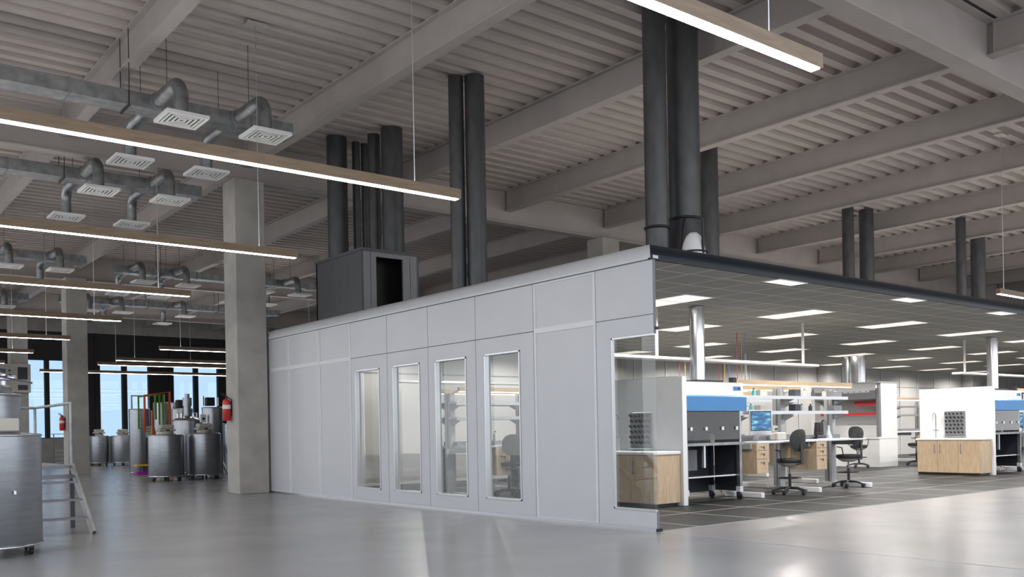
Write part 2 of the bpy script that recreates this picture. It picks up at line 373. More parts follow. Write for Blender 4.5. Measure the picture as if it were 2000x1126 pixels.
struct('trim_4', MB().box(CX+.01, CX+.05, CY-.008, CY, 0, WZ0, 'joint').box(CX+.01, CX+.05, CY-.008, CY, WZ1, WTOP, 'joint').box(CX+.02, CX+.09, CY-.012, CY, WTOP-.9, WTOP-.86, 'black').box(CX-.0, CX+.10, CY-.012, CY, .0, .04, 'black'))

# ------------------------------------------------------------------ lamps
def pendant(xa, xb, y, z, label, cables, top=None):
    top = top or DECK
    t = thing('pendant_light', label, 'light', (xa, y, z), group='long wooden pendant lights')
    L = xb-xa
    MB().box(0, L, -.055, .055, .012, .135, 'wood_lamp').build('housing', t)
    MB().box(.03, L-.03, -.042, .042, .004, .012, 'led').build('light_strip', t)
    MB().box(.05, L-.05, -.03, .03, .135, .1354, 'deck_fill').build('added_fill_strip', t)  # added glowing strip, hidden on top of the housing to brighten the deck
    for cx in cables:
        MB().tube([(cx-xa, 0, .13), (cx-xa, 0, top-z-.03)], .006, 'alu', 6).build('cable', t)
        MB().box(cx-xa-.17, cx-xa+.17, -.1, .1, top-z-.04, top-z, 'beige').build('ceiling_canopy', t)
A_lab = ['nearest and topmost pendant light with wooden body, ending above the clean room corner',
 'second nearest wooden pendant light, ending before the tall roof ducts', 'third nearest wooden pendant light, crossing the big concrete column',
 'fourth wooden pendant light, ending left of the big concrete column', 'fifth wooden pendant light counted from the nearest', 'sixth wooden pendant light, ending over the middle column',
 'seventh wooden pendant light, short at left over the far column', 'eighth wooden pendant light at far left']
for i, y in enumerate((4.36, 9.55, 14.28, 19.45, 24.5, 29.9, 35.1, 40.4)):
    pendant(-2.0, 6.78, y, 4.28, A_lab[i], (-1.3, 6.12), 6.78 if i == 7 else None)
for i, y in enumerate((31.9, 37.2, 39.8, 44.9)):
    pendant(10.03 if i < 3 else 8.9, 18.8, y, 4.28, 'wooden pendant light before the dark windows, %s of the four from the top' % ORD[i], (10.75, 15.6), 6.78 if i in (0, 2) else None)
for i, y in enumerate((9.60, 17.9)):
    pendant(22.1, 30.9, y, 4.28, ['wooden pendant light above the clean room roof at the right edge', 'wooden pendant light far behind over the clean room roof'][i], (22.4, 30.2))

def lpanel(x, y0, y1, label):
    t = thing('recessed_light', label, 'light', (x, (y0+y1)/2, WTOP), group='recessed light panels in the clean room ceiling')
    h = (y1-y0)/2; f = MB()
    l = bpy.data.lights.new('panel_lamp', 'SPOT'); l.energy = LAB_W*(1 if h > .5 else .9); l.spot_size = radians(168); l.spot_blend = .5; l.shadow_soft_size = 0; l.color = (1, .96, .91)
    lo = bpy.data.objects.new('panel_lamp', l); COL.objects.link(lo); lo.parent = t; lo.location = (0, 0, -.03)
    f.box(-.36, .36, -h, -h+.02, -.012, -.001, 'white').box(-.36, .36, h-.02, h, -.012, -.001, 'white').box(-.36, -.34, -h+.02, h-.02, -.012, -.001, 'white').box(.34, .36, -h+.02, h-.02, -.012, -.001, 'white')
    if h > .5: f.box(-.34, .34, -.012, .012, -.012, -.001, 'white')
    f.build('frame', t)
    if h > .5:
        MB().box(-.34, .34, -h+.02, -.012, -.009, -.002, 'panel_led').build('diffuser', t); MB().box(-.34, .34, .012, h-.02, -.009, -.002, 'panel_led').build('diffuser', t)
    else: MB().box(-.34, .34, -h+.02, h-.02, -.009, -.002, 'panel_led').build('diffuser', t)
rows = [(8.09, 8.40), (9.88, 11.22), (12.56, 13.90), (15.24, 16.58), (17.92, 19.26)]
rn = ['front row', 'second row', 'third row', 'fourth row', 'rear row']
for r, (y0, y1) in enumerate(rows):
    for c in range(9):
        lpanel(11.87+3.61*c, y0, y1, 'glowing cream clean room ceiling panel, %s from the open edge, %s from left' % (rn[r], ORD[c]))

# ------------------------------------------------------------------ ventilation in the hall
def diffuser(x, y, z, label):
    t = thing('air_diffuser', label, 'air vent', (x, y, z), group='square white air diffusers below the ducts')
    f = MB(); f.box(-.33, .33, -.33, .33, .022, .05, 'vent')
    for a in (.33,): f.box(-a, a, -a, -a+.05, 0, .02, 'vent').box(-a, a, a-.05, a, 0, .02, 'vent').box(-a, -a+.05, -a+.05, a-.05, 0, .02, 'vent').box(a-.05, a, -a+.05, a-.05, 0, .02, 'vent')
    f.build('frame', t)
    MB().box(-.28, .28, -.28, .28, .017, .022, 'black').build('backing', t)
    s = MB()
    for a in (.26, .195, .13, .065):
        w = .034
        s.box(-a, a, -a, -a+w, .002, .014, 'vent').box(-a, a, a-w, a, .002, .014, 'vent').box(-a, -a+w, -a+w, a-w, .002, .014, 'vent').box(a-w, a, -a+w, a-w, .002, .014, 'vent')
    s.build('louvre', t)
DZ = 6.3
def duct_run(x0, x1, y, br, label):
    t = thing('air_duct', label, 'duct', (x0, y, 6.8), group='rectangular galvanised air ducts')
    b = MB().box(0, x1-x0, -.22, .22, 0, .24, 'galv')
    x = 1.2
    while x < x1-x0: b.box(x-.012, x+.012, -.235, .235, -.015, .255, 'grey_metal'); x += 1.5
    b.build('duct_body', t)
    for bx in br:
        for sgn in (-1, 1):
            r = .11; p = [(bx-x0, sgn*.2, .14)]; yo = 1.37; R = .28
            p.append((bx-x0, sgn*(yo-R-.05), .14))
            for k in range(7):
                a = pi/2*k/6; p.append((bx-x0, sgn*(yo-R+R*sin(a)), .14-R+R*cos(a)))
            p.append((bx-x0, sgn*yo, DZ-6.8+.1))
            q = MB().tube(p, r, 'galv', 16)
            q.build('branch_pipe', t)
            MB().tube([(bx-x0, sgn*.215, .14), (bx-x0, sgn*.27, .14)], r+.03, 'grey_metal', 16).build('collar', t)
            MB().tube([(bx-x0, sgn*.7, .24), (bx-x0, sgn*.7, DECK-6.8)], .005, 'black', 5).ring(bx-x0, sgn*.7, .245, .02, .004, 'black', 10, 4).build('hanger', t)
    for hx in ([x1-x0-2.9-3*k for k in range(5)]):
        if hx > 0: MB().tube([(hx, -.24, 0), (hx, -.24, DECK-6.8)], .008, 'black', 5).tube([(hx, .24, 0), (hx, .24, DECK-6.8)], .008, 'black', 5).box(hx-.015, hx+.015, -.25, .25, -.03, -.015, 'black').build('hanger', t)
dn = ['nearest row', 'second row', 'third row', 'fourth row']
dlab = {}
for k, (y, brs, x0, x1) in enumerate([(15.85, (4.96, 6.35), -3.6, 7.4), (21.0, (5.03, 6.45), -3.6, 7.55), (31.0, (5.12, 6.47), -3.6, 7.5), (40.3, (5.2, 6.55), -3.6, 7.6)]):
    duct_run(x0, x1, y, brs, 'grey rectangular air duct under the roof at left, %s' % dn[k])
    for x in brs:
        for s in (-1, 1):
            lab = 'white square air diffuser left of the big column, %s, %s, %s' % (dn[k], 'left one' if x < 6 else 'right one', 'front side' if s < 0 else 'rear side')
            diffuser(x, y+s*1.37, DZ, lab)
for k, (y, brs, x0, x1) in enumerate([(32.05, (9.15, 10.58, 13.2, 14.6), 8.65, 16.0), (40.0, (9.46, 10.7, 13.2), 8.7, 18)]):
    duct_run(x0, x1, y, brs, 'grey air duct between the far columns, %s' % ('nearer run' if k == 0 else 'farther run'))
    for j, x in enumerate(brs):
        for s in (-1, 1): diffuser(x, y+s*1.5, DZ, 'small white diffuser under the %s duct between the columns, %s from left, %s' % ('nearer' if k == 0 else 'farther', ORD[j], 'front' if s < 0 else 'rear'))

# ------------------------------------------------------------------ round exhaust pipes above the clean room roof
def riser(x, y, r, z0, z1, label, flange=None, m='pipe'):
    t = thing('exhaust_pipe', label, 'pipe', (x, y, z0), group='dark round exhaust pipes above the clean room')
    MB().cyl(0, 0, 0, z1-z0, r, m, 32).build('pipe_body', t)
    if flange is not None: MB().ring(0, 0, flange-z0, r+.01, .022, 'black', 32).build('flange', t)
    return t
RZ = WTOP+.2
p1 = riser(10.98, 10.0, .185, RZ, DECK, 'narrower dark pipe at left of the big pair above the corner', 4.52)
p2 = riser(11.66, 10.0, .26, 4.72, DECK, 'widest dark pipe of the pair above the clean room corner', 4.74)
MB().lathe(0, 0, [(.44, RZ-4.72), (.41, -.75), (.35, -.45), (.29, -.15), (.26, .0)], 'pipe', 32).build('flared_base', p2)
MB().tube([(-.20, -.17, .0), (-.28, -.2, -.12), (-.40, -.26, -.5), (-.46, -.3, -.98)], .014, 'black', 8).build('strap', p2)
bt = thing('highlight_dome', 'white dome standing in for the bright highlight on the big corner pipe', 'vent', (10.92, 9.21, RZ))  # bright reflection on the pipe base, modelled as a white solid
MB().lathe(0, 0, [(.2, .0), (.185, .3), (.155, .45), (.11, .55), (.06, .6), (.0, .61)], 'white', 28).build('highlight_body', bt)
MB().box(-.015, .015, -.2, -.17, 0, .78, 'black').ring(0, 0, .3, .205, .012, 'black').build('dome_strap', bt)
riser(10.35, 14.0, .187, RZ, DECK, 'right dark pipe of the middle pair rising from the roof', 3.98)
riser(10.07, 14.22, .143, RZ, DECK, 'left narrow dark pipe of the middle pair rising from the roof', 3.95)
riser(17.58, 14.3, .21, RZ, DECK, 'dark pipe right behind the big corner pair', None)
riser(25.75, 15.6, .175, RZ, DECK, 'left pipe of the far pair beyond the dark front edge'); riser(26.8, 15.6, .22, RZ, DECK, 'right pipe of the far pair beyond the dark front edge')
riser(30.5, 14.4, .155, RZ, DECK, 'left pipe of the farthest pair at right'); riser(31.7, 14.4, .23, RZ, DECK, 'right pipe of the farthest pair at right')
AH = 5.22
riser(10.63, 17.5, .24, AH, DECK, 'widest pipe on top of the dark roof unit, rightmost')
riser(10.52, 18.1, .14, AH, DECK, 'second pipe from the right on the dark roof unit')
riser(9.93, 18.75, .23, AH, DECK, 'leftmost thick pipe on the dark roof unit')
riser(10.45, 18.8, .09, AH, DECK, 'thin pipe between the thick ones on the dark roof unit'); riser(10.68, 18.8, .09, AH, DECK, 'thinnest pipe behind the second one on the dark roof unit')
ah = thing('air_handling_unit', 'dark grey boxy air unit with open black door on the clean room roof', 'air handler', (9.5, 16.95, RZ))
h = AH-RZ
MB().box(0, .05, 0, 2.07, 0, h-.06, 'box_dark').box(0, 1.42, 2.02, 2.07, 0, h-.06, 'box_dark').box(1.37, 1.42, 0, 2.02, 0, h-.06, 'box_dark').box(-.02, 1.44, -.02, 2.09, h-.06, h, 'box_dark').box(.05, 1.37, .05, 2.02, 0, .04, 'black').build('body', ah)
MB().box(.05, .36, 0, .05, 0, h-.06, 'grey_metal').box(1.02, 1.37, 0, .05, 0, h-.06, 'grey_metal').box(.36, 1.02, 0, .05, h-.16, h-.06, 'grey_metal').box(.22, .225, -.004, 0, 0, h-.06, 'black').box(1.2, 1.205, -.004, 0, .1, h-.1, 'black').build('front_frame', ah)
MB().box(.05, 1.37, .5, .55, 0, h-.06, 'black').build('inner_filter', ah)
MB().box(.42, .46, .45, .48, h-.45, h-.4, 'beige').build('inner_lamp', ah)

# ------------------------------------------------------------------ tanks
def castor(mb, x, y, z, r=.05, m='rubber', hm='slate'):
    mb.tube([(x-.02, y, z+r), (x+.02, y, z+r)], r, m, 14); mb.box(x-.03, x+.03, y-.02, y+.05, z+r, z+2*r+.03, hm)
def tank(name, label, x, y, r, ztop, style, group=None, rz=0):
    t = thing(name, label, 'tank', (x, y, 0), rz, group)
    z0 = .13 if style != 'tall' else .04
    MB().lathe(0, 0, [(r*.96, z0), (r, z0+.03), (r, ztop-.05), (r*.985, ztop-.01), (r*.9, ztop)], 'stainless', 48).build('tank_body', t)
    MB().ring(0, 0, z0+.01, r, .018, 'chrome', 48).build('lower_rim', t); MB().ring(0, 0, ztop-.03, r, .012, 'chrome', 48).build('upper_rim', t)
    if style != 'tall':
        for k in range(6):
            a = 2*pi*k/6+.3; c = MB(); castor(c, r*.82*cos(a), r*.82*sin(a), 0, .045); c.build('castor', t)
    if style == 'lid':
        MB().lathe(0, 0, [(.2*r/.5, ztop), (.22*r/.5, ztop+.06), (.2*r/.5, ztop+.1)], 'beige', 20).build('neck', t)
        MB().box(-.24, .24, -.2, .2, ztop+.1, ztop+.17, 'beige', .02).box(-.2, .2, -.16, .16, ztop+.17, ztop+.3, 'beige', .03).box(-.05, .05, -.205, -.19, ztop+.11, ztop+.15, 'black').build('lid', t)
        MB().box(r*.3, r*.55, -.03, .03, ztop-.02, ztop+.03, 'white').build('hinge', t)
    if style == 'dome':
        MB().lathe(0, 0, [(r*.92, ztop), (r*.8, ztop+.05), (r*.4, ztop+.12), (0, ztop+.15)], 'chrome', 32).build('dome', t)
        MB().cyl(0, 0, ztop+.1, ztop+.45, r*.25, 'stainless', 16).cyl(0, 0, ztop+.45, ztop+.72, r*.3, 'stainless', 16).cyl(0, 0, ztop+.72, ztop+.85, r*.16, 'stainless', 12).build('agitator_motor', t)
        for k in range(5):
            a = 2*pi*k/5; MB().cyl(.65*r*cos(a), .65*r*sin(a), ztop+.05, ztop+.22, .03, 'chrome', 10).ring(.65*r*cos(a), .65*r*sin(a), ztop+.22, .05, .012, 'chrome', 14).build('valve', t)
    return t
tank('storage_tank', 'left steel tank on castors with beige lid before the colored pipes', 8.95, 28.0, .51, 1.38, 'lid')
tank('storage_tank', 'right steel tank on castors with beige lid beside the big column', 10.1, 28.0, .50, 1.41, 'lid')
tank('storage_tank', 'low steel tank at far left beside the middle column', 11.5, 45.6, .43, 1.4, 'lid')
tank('storage_tank', 'low steel tank on castors under the left blue window', 12.42, 45.1, .53, 1.39, 'lid')
tank('mixing_tank', 'shiny mixing tank with domed lid and agitator behind the two castor tanks', 10.36, 30.2, .48, 1.86, 'dome')
c = tank('tall_tank', 'tall steel tank with small control box at its side', 10.78, 29.1, .32, 2.24, 'tall')
MB().box(-.5, -.33, -.36, -.27, 1.75, 2.0, 'white').box(-.45, -.38, -.37, -.36, 1.83, 1.9, 'black').build('control_box', c)
MB().box(-.2, .05, -.12, .12, 2.28, 2.55, 'black').cyl(.2, 0, 2.28, 2.55, .03, 'chrome', 8).cyl(-.3, 0, 2.28, 2.6, .04, 'chrome', 8).build('pump_head', c)
c = tank('tall_tank', 'tall steel tank behind with black motor on top', 11.0, 32.6, .36, 2.3, 'tall')
MB().box(-.18, .2, -.15, .15, 2.3, 2.6, 'black').build('pump_head', c)
c = tank('tall_tank', 'tall slim tank with arched thin pipe left of the green pipes', 10.0, 34.2, .36, 2.33, 'tall')
MB().tube([(-.25, 0, 2.2), (-.25, 0, 2.8), (.35, 0, 2.8), (.35, 0, 2.2)], .03, 'grey_metal', 8).build('arched_pipe', c)
MB().box(.12, .3, -.4, -.33, 1.3, 1.7, 'beige').box(.18, .25, -.42, -.34, .5, 1.2, 'slate').build('control_box', c)
tank('tall_tank', 'tall slim tank between the green and orange pipes', 10.62, 33.6, .30, 2.55, 'tall'); tank('tall_tank', 'tall slim tank farthest back beside the orange pipe', 11.35, 34.4, .22, 2.58, 'tall')
tank('tall_tank', 'slim tank half hidden behind the big column', 12.4, 31.6, .3, 1.75, 'tall')
def pipe_frame(name, label, pts, m, r=.035):
    o = MB().tube(pts, r, m, 8).build(name); return tag(o, label, 'pipe', 'colored process pipes')
def gxy(X, Y, pts): return [(X+a, Y, z) for a, z in pts]
pipe_frame('process_pipe', 'green pipe loop over the tanks, left and lower one', [(9.87, 32.1, 0), (9.87, 32.1, 1.6), (9.37, 32.1, 1.6), (9.37, 32.1, 2.68), (10.06, 32.1, 2.74), (10.06, 32.1, 0)], 'green')
pipe_frame('process_pipe', 'thick light green pipe standing next to the tall orange one', [(9.85, 31.85, 1.9), (9.85, 31.85, 2.72), (10.12, 31.85, 2.76), (10.12, 31.85, 0)], 'green', .045)
pipe_frame('process_pipe', 'orange pipe with the highest crossbar over the tanks', [(9.55, 31.0, 0), (9.55, 31.0, 1.5), (9.24, 31.0, 1.5), (9.24, 31.0, 2.68), (10.05, 31.0, 2.80), (10.05, 31.0, 0)], 'orange', .042)
pipe_frame('process_pipe', 'short orange pipe dropping behind the left castor tank', [(9.02, 29.5, 0), (9.02, 29.5, 2.15)], 'orange', .036)
pu = thing('pump_cabinet', 'narrow grey cabinet with pink valves under the green pipe loop', 'cabinet', (10.92, 37.3, 0))
MB().box(-.22, .2, -.2, .2, .05, 1.55, 'grey_metal', .01).box(-.18, .16, -.16, .16, 0, .05, 'black').build('case', pu); MB().box(-.2, .18, -.21, -.19, 1.5, 1.95, 'beige').build('head_box', pu)
for z in (.4, 1.3): MB().cyl(-.02, -.24, z, z+.13, .08, 'orange', 12).build('valve', pu)
cs = thing('dolly', 'low dolly with yellow top and magenta base beside the left castor tank', 'dolly', (9.85, 33.3, 0))
MB().box(-.28, .28, -.2, .2, .30, .35, 'yellow').build('top', cs); MB().cyl(0, 0, .08, .30, .04, 'slate', 10).build('stem', cs); MB().box(-.28, .28, -.2, .2, .03, .09, 'magenta').build('base', cs)
# large tank at the left edge
nt_ = thing('process_vessel', 'large steel vessel on castors cut by the left edge', 'tank', (1.80, 12.15, 0))
MB().lathe(0, 0, [(.57, .11), (.6, .14), (.6, 1.36), (.595, 1.40), (.4, 1.42)], 'stainless', 72).build('tank_body', nt_)
MB().ring(0, 0, .12, .6, .014, 'chrome', 72).build('lower_rim', nt_); MB().ring(0, 0, 1.385, .6, .012, 'chrome', 72).build('middle_rim', nt_)
MB().lathe(0, 0, [(.385, 1.40), (.39, 1.42), (.39, 1.83), (.38, 1.86), (.3, 1.88), (.31, 1.93), (.28, 1.97), (.1, 1.99)], 'stainless', 48).build('upper_vessel', nt_)
MB().ring(0, 0, 1.86, .385, .012, 'chrome', 48).build('upper_rim', nt_)
MB().cyl(.1, -.1, 1.97, 2.12, .09, 'chrome', 16).cyl(.1, -.1, 2.12, 2.16, .13, 'slate', 16).cyl(.1, -.1, 2.16, 2.24, .05, 'chrome', 12).cyl(.2, -.12, 1.97, 2.1, .03, 'chrome', 10).tube([(.1, -.1, 2.05), (.3, -.25, 2.05)], .03, 'chrome', 10).bar((.05, -.1, 2.1), (.45, -.35, 1.99), .05, .02, 'slate').build('valve_head', nt_)
MB().box(.1, .3, -.44, -.36, 1.43, 1.58, 'beige', .01).build('display_box', nt_)
MB().cyl(.22, -.58, .72, .76, .02, 'chrome', 8).build('knob', nt_)
for k in range(6):
    a = 2*pi*k/6-.62; c = MB(); castor(c, .52*cos(a), .52*sin(a), 0, .042); c.build('castor', nt_)
# steel platform stairs behind it
def stairs(name, label, X, Y, zt, rail=True, n=3, w=1.1, run=1.2, length=2.5):
    t = thing(name, label, 'stairs', (X, Y, 0))
    for sx in (0, -w):
        MB().bar((sx, -.02, zt-.02), (sx, -run, .0), .045, .12, 'galv').build('stringer', t)
        MB().box(sx-.03, sx+.03, -.03, .03, 0, zt-.08, 'slate').build('leg', t); MB().box(sx-.03, sx+.03, length-.03, length+.03, 0, zt-.08, 'slate').build('leg', t)
    MB().box(-w, 0, -.03, length, zt-.05, zt, 'grey_metal').build('platform', t)
    MB().box(-w, 0, -.04, -.01, zt-.2, zt-.14, 'grey_metal').build('crossbar', t)
    for k in range(1, n+1):
        f = k/(n+.9); MB().box(-w+.02, -.02, -run*f-.12, -run*f+.1, zt*(1-f)-.012, zt*(1-f)+.012, 'grey_metal').build('tread', t)
    if rail:
        MB().tube([(0, 0, zt), (0, 0, zt+.92)], .022, 'galv', 10).tube([(0, length, zt), (0, length, zt+.92)], .022, 'galv', 10).tube([(0, 0, zt+.92), (0, length, zt+.92)], .022, 'galv', 10).tube([(0, length, zt+.92), (-w, length, zt+.92)], .022, 'galv', 10).build('handrail', t)
stairs('platform_stairs', 'steel platform stairs with handrail behind the left edge vessel', 3.34, 14.8, .94)
stairs('platform_stairs', 'small steel stairs behind the right castor tank', 11.84, 31.8, 1.0, False, w=.45, length=.5)
rk = thing('metal_rack', 'low metal frame rack near the left blue windows', 'rack', (10.4, 47.5, 0))
for k in range(4): MB().bar((-.5, -.3, .15+.2*k), (.6, -.3, .15+.2*k), .03, .03, 'alu').build('rung', rk)
for sx in (-.5, .6): MB().box(sx-.02, sx+.02, -.32, -.28, 0, 1.5, 'grey_metal').build('post', rk)
MB().box(-.6, .1, -.3, -.26, 1.5, 1.53, 'grey_metal').build('top_rail', rk)
MB().box(-.2, .3, -.34, -.28, 1.85, 2.4, 'beige').box(-.17, .0, -.35, -.34, 2.1, 2.3, 'black').build('display', rk)
MB().cyl(.0, -.3, 1.5, 1.85, .02, 'grey_metal', 8).build('display_post', rk)
bd = thing('storage_crate', 'tall crate of multicolored boards under the blue window', 'crate', (11.6, 48.5, 0))
MB().box(-.45, .75, -.3, .3, 0, 1.35, 'bark').build('boards', bd); MB().box(-.5, .8, -.35, .35, 1.35, 1.42, 'slate').build('lid', bd)
# control panel hung on the far column
cp = thing('control_panel', 'beige wall control panel with dark screens on the far column', 'control panel', (8.0, 46.03, 3.4))
MB().box(-1.0, .75, 0, .1, 0, 1.3, 'beige', .02).build('case', cp); MB().box(.22, .62, -.01, 0, .6, 1.15, 'slate').build('screen', cp); MB().box(.22, .62, -.01, 0, .12, .35, 'slate').build('screen', cp)
MB().box(-.15, -.07, -.02, 0, .95, 1.02, 'black').box(-.15, -.07, -.02, 0, .75, .82, 'black').build('button', cp)
def extinguisher(x, y, z, rz, label):
    t = thing('fire_extinguisher', label, 'fire extinguisher', (x, y, z), rz)
    MB().lathe(0, 0, [(.07, .0), (.09, .02), (.09, .42), (.075, .47), (.03, .50)], 'red', 24).build('cylinder', t)
    MB().cyl(0, 0, .49, .56, .025, 'black', 10).bar((0, 0, .55), (-.12, 0, .60), .025, .02, 'black').bar((0, 0, .58), (-.11, 0, .64), .02, .015, 'black').build('valve', t)
    MB().tube([(.02, 0, .54), (.1, -.04, .48), (.11, -.05, .2)], .012, 'black', 8).build('hose', t)
    MB().lathe(0, 0, [(.0915, .27), (.0915, .36)], 'paper', 24).build('label_band', t)
    MB().box(.085, .11, -.03, .03, .1, .45, 'black').build('bracket', t)
extinguisher(7.855, 20.3, 1.66, 0, 'red fire extinguisher on the big concrete column'); extinguisher(7.855, 36.1, 1.6, 0, 'red fire extinguisher on the middle concrete column')

# ------------------------------------------------------------------ laboratory furniture
def sink_unit(X, Y0, Y1, dx, place):
    t = thing('base_cabinet', 'light oak base cabinet with bar handles %s' % place, 'cabinet', (X, Y0, 0))
    D = Y1-Y0
    MB().box(.02, dx, 0, D, .06, .88, 'wood').box(.05, dx-.03, .04, D, 0, .06, 'black').build('body', t)
    for k, hy in enumerate((D/3-.07, 2*D/3-.07, 2*D/3+.07)):
        d = MB().box(0, .019, k*D/3+.004, (k+1)*D/3-.004, .07, .87, 'wood').build('door', t)
        MB().tube([(-.03, hy, .55), (-.03, hy, .78)], .008, 'grey_metal', 8).tube([(0, hy, .57), (-.03, hy, .57)], .006, 'grey_metal', 6).tube([(0, hy, .76), (-.03, hy, .76)], .006, 'grey_metal', 6).build('handle', d)
    o = MB().box(X-.03, X+dx, Y0-.03, Y1+.02, .88, .93, 'white', .006).build('countertop'); tag(o, 'white countertop on the oak cabinet %s' % place, 'countertop')
    px = X+dx
    t = thing('partition_panel', 'white partition panel behind the oak cabinet %s' % place, 'partition', (px+.02, Y0-.06, 0))
    MB().box(0, .11, 0, .10, 0, 2.2, 'white').build('end_post', t); MB().box(0, .08, .10, D+.3, 0, 2.2, 'white').build('panel', t)
    MB().box(.02, .09, .10, D+.3, 2.2, 2.21, 'alu').build('top_cap', t)
    t = thing('drying_rack', 'grey pegboard drying rack on the partition %s' % place, 'drying rack', (px+.02, Y0+.62, .98))
    MB().box(-.03, 0, 0, .53, 0, .63, 'grey_metal', .01).build('board', t); MB().box(-.09, 0, -.01, .54, -.03, 0, 'alu').build('drip_tray', t)
    pg = MB()
    for r in range(6):
        for c in range(5):
            y = .06+c*.1+(.025 if r % 2 else 0); z = .08+r*.095
            if y < .5: pg.bar((-.03, y, z), (-.09, y, z+.03), .028, .028, 'black')
    pg.build('pegs', t)
    t = thing('lab_faucet', 'tall chrome faucet %s' % place, 'faucet', (px-.12, Y0+1.32, .93))
    MB().tube([(0, 0, 0), (0, 0, .55), (-.02, 0, .62), (-.07, 0, .65), (-.12, 0, .63), (-.14, 0, .56), (-.14, 0, .46)], .012, 'chrome', 10).build('spout', t)
    MB().bar((-.0, -.07, .2), (0, .07, .2), .02, .02, 'chrome').build('tap', t); MB().cyl(0, 0, 0, .03, .03, 'chrome', 14).build('flange', t)
sink_unit(11.25, 10.42, 12.0, .65, 'behind the cut wall window')
sink_unit(22.85, 10.42, 12.0, .60, 'in the right island')

def bsc(X, Y, place, cols=True):
    t = thing('safety_cabinet', 'white and blue biosafety cabinet with glass sash %s' % place, 'lab cabinet', (X, Y, 0))
    W = 1.62
    MB().box(0, W, .1, .85, 1.62, 2.12, 'white').box(0, W, .04, .1, 1.86, 2.12, 'white').box(0, .04, .1, .8, 1.05, 1.62, 'white').box(W-.04, W, .1, .8, 1.05, 1.62, 'alu').build('hood_body', t)
    MB().prism([(-.02, 1.86), (.02, 1.885), (.1, 1.885), (.1, 1.61), (-.02, 1.61)], 'x', -.03, W+.02, 'blue').build('blue_front', t)
    MB().box(W-.28, W-.08, .03, .04, 1.98, 2.05, 'blue').box(W-.16, W-.09, .026, .03, 2.0, 2.03, 'slate').build('badge', t)
    MB().box(.04, W-.04, .7, .72, 1.05, 1.62, 'bench_grey').build('back_liner', t)
    MB().box(.05, W-.05, .075, .08, 1.10, 1.6, 'sash').build('sash', t)
    for hx in (.2, .6, 1.05, 1.45): MB().box(hx-.025, hx+.025, .05, .075, 1.27, 1.33, 'white').build('sash_clip', t)
    MB().box(0, W, .03, .82, 1.0, 1.05, 'galv').build('work_deck', t)
    MB().box(.3, .55, .3, .5, 1.05, 1.16, 'slate').box(1.0, 1.12, .3, .42, 1.05, 1.2, 'beige').build('inner_kit', t)
    for lx in (.06, W-.08):
        MB().box(lx-.035, lx+.035, .05, .12, .14, 1.0, 'galv').build('leg', t); MB().box(lx-.035, lx+.035, .70, .77, .14, 1.0, 'slate').build('leg', t)
        for ly in (.09, .73):
            c = MB(); castor(c, lx, ly, 0, .055); c.build('castor', t)
            MB().box(lx-.045, lx+.045, ly-.045, ly+.045, .14, .24, 'bench_top').build('foot_collar', t)
    MB().box(.06, W-.08, .1, .7, .44, .465, 'chrome').build('lower_shelf', t)
    MB().box(.02, W-.02, .77, .79, .12, 1.0, 'slate').box(W-.03, W-.01, .12, .7, .15, 1.0, 'slate').build('rear_panel', t)
    MB().box(.15, .8, .45, .5, .55, .92, 'grey_metal').build('power_box', t); MB().box(.75, .8, .25, .3, .6, 1.0, 'alu').build('lift_post', t)
    MB().box(.55, 1.25, .2, .7, 2.12, 2.17, 'plastic').box(W-.2, W-.1, .1, .2, 2.12, 2.22, 'black').build('top_filter', t)
    p = tag(MB().lathe(X+.8, Y+.4, [(.135, 2.17), (.135, 3.49)], 'chrome', 32).build('exhaust_stack'), 'shiny steel duct rising from the safety cabinet %s' % place, 'duct')
bsc(12.08, 10.42, 'left of the first bench'); bsc(23.72, 10.42, 'at the right edge')
# overhead service rail
def service_rail(x0, x1, y, z, place, rods):
    t = thing('service_rail', 'white overhead service rail %s' % place, 'rail', (x0, y, z))
    MB().box(0, x1-x0, -.13, .13, 0, .055, 'white', .008).build('carrier', t)
    for rx in rods: MB().box(rx-x0-.02, rx-x0+.02, -.02, .02, .055, WTOP-z, 'white').build('drop_rod', t)
service_rail(9.2, 17.4, 11.4, 2.57, 'over the left bench', (12.45, 17.0)); service_rail(10.2, 22.9, 17.3, 2.42, 'at the rear of the lab', (12.9, 22.8)); service_rail(24.0, 33.0, 11.5, 2.58, 'at the right edge', (24.45, 30))

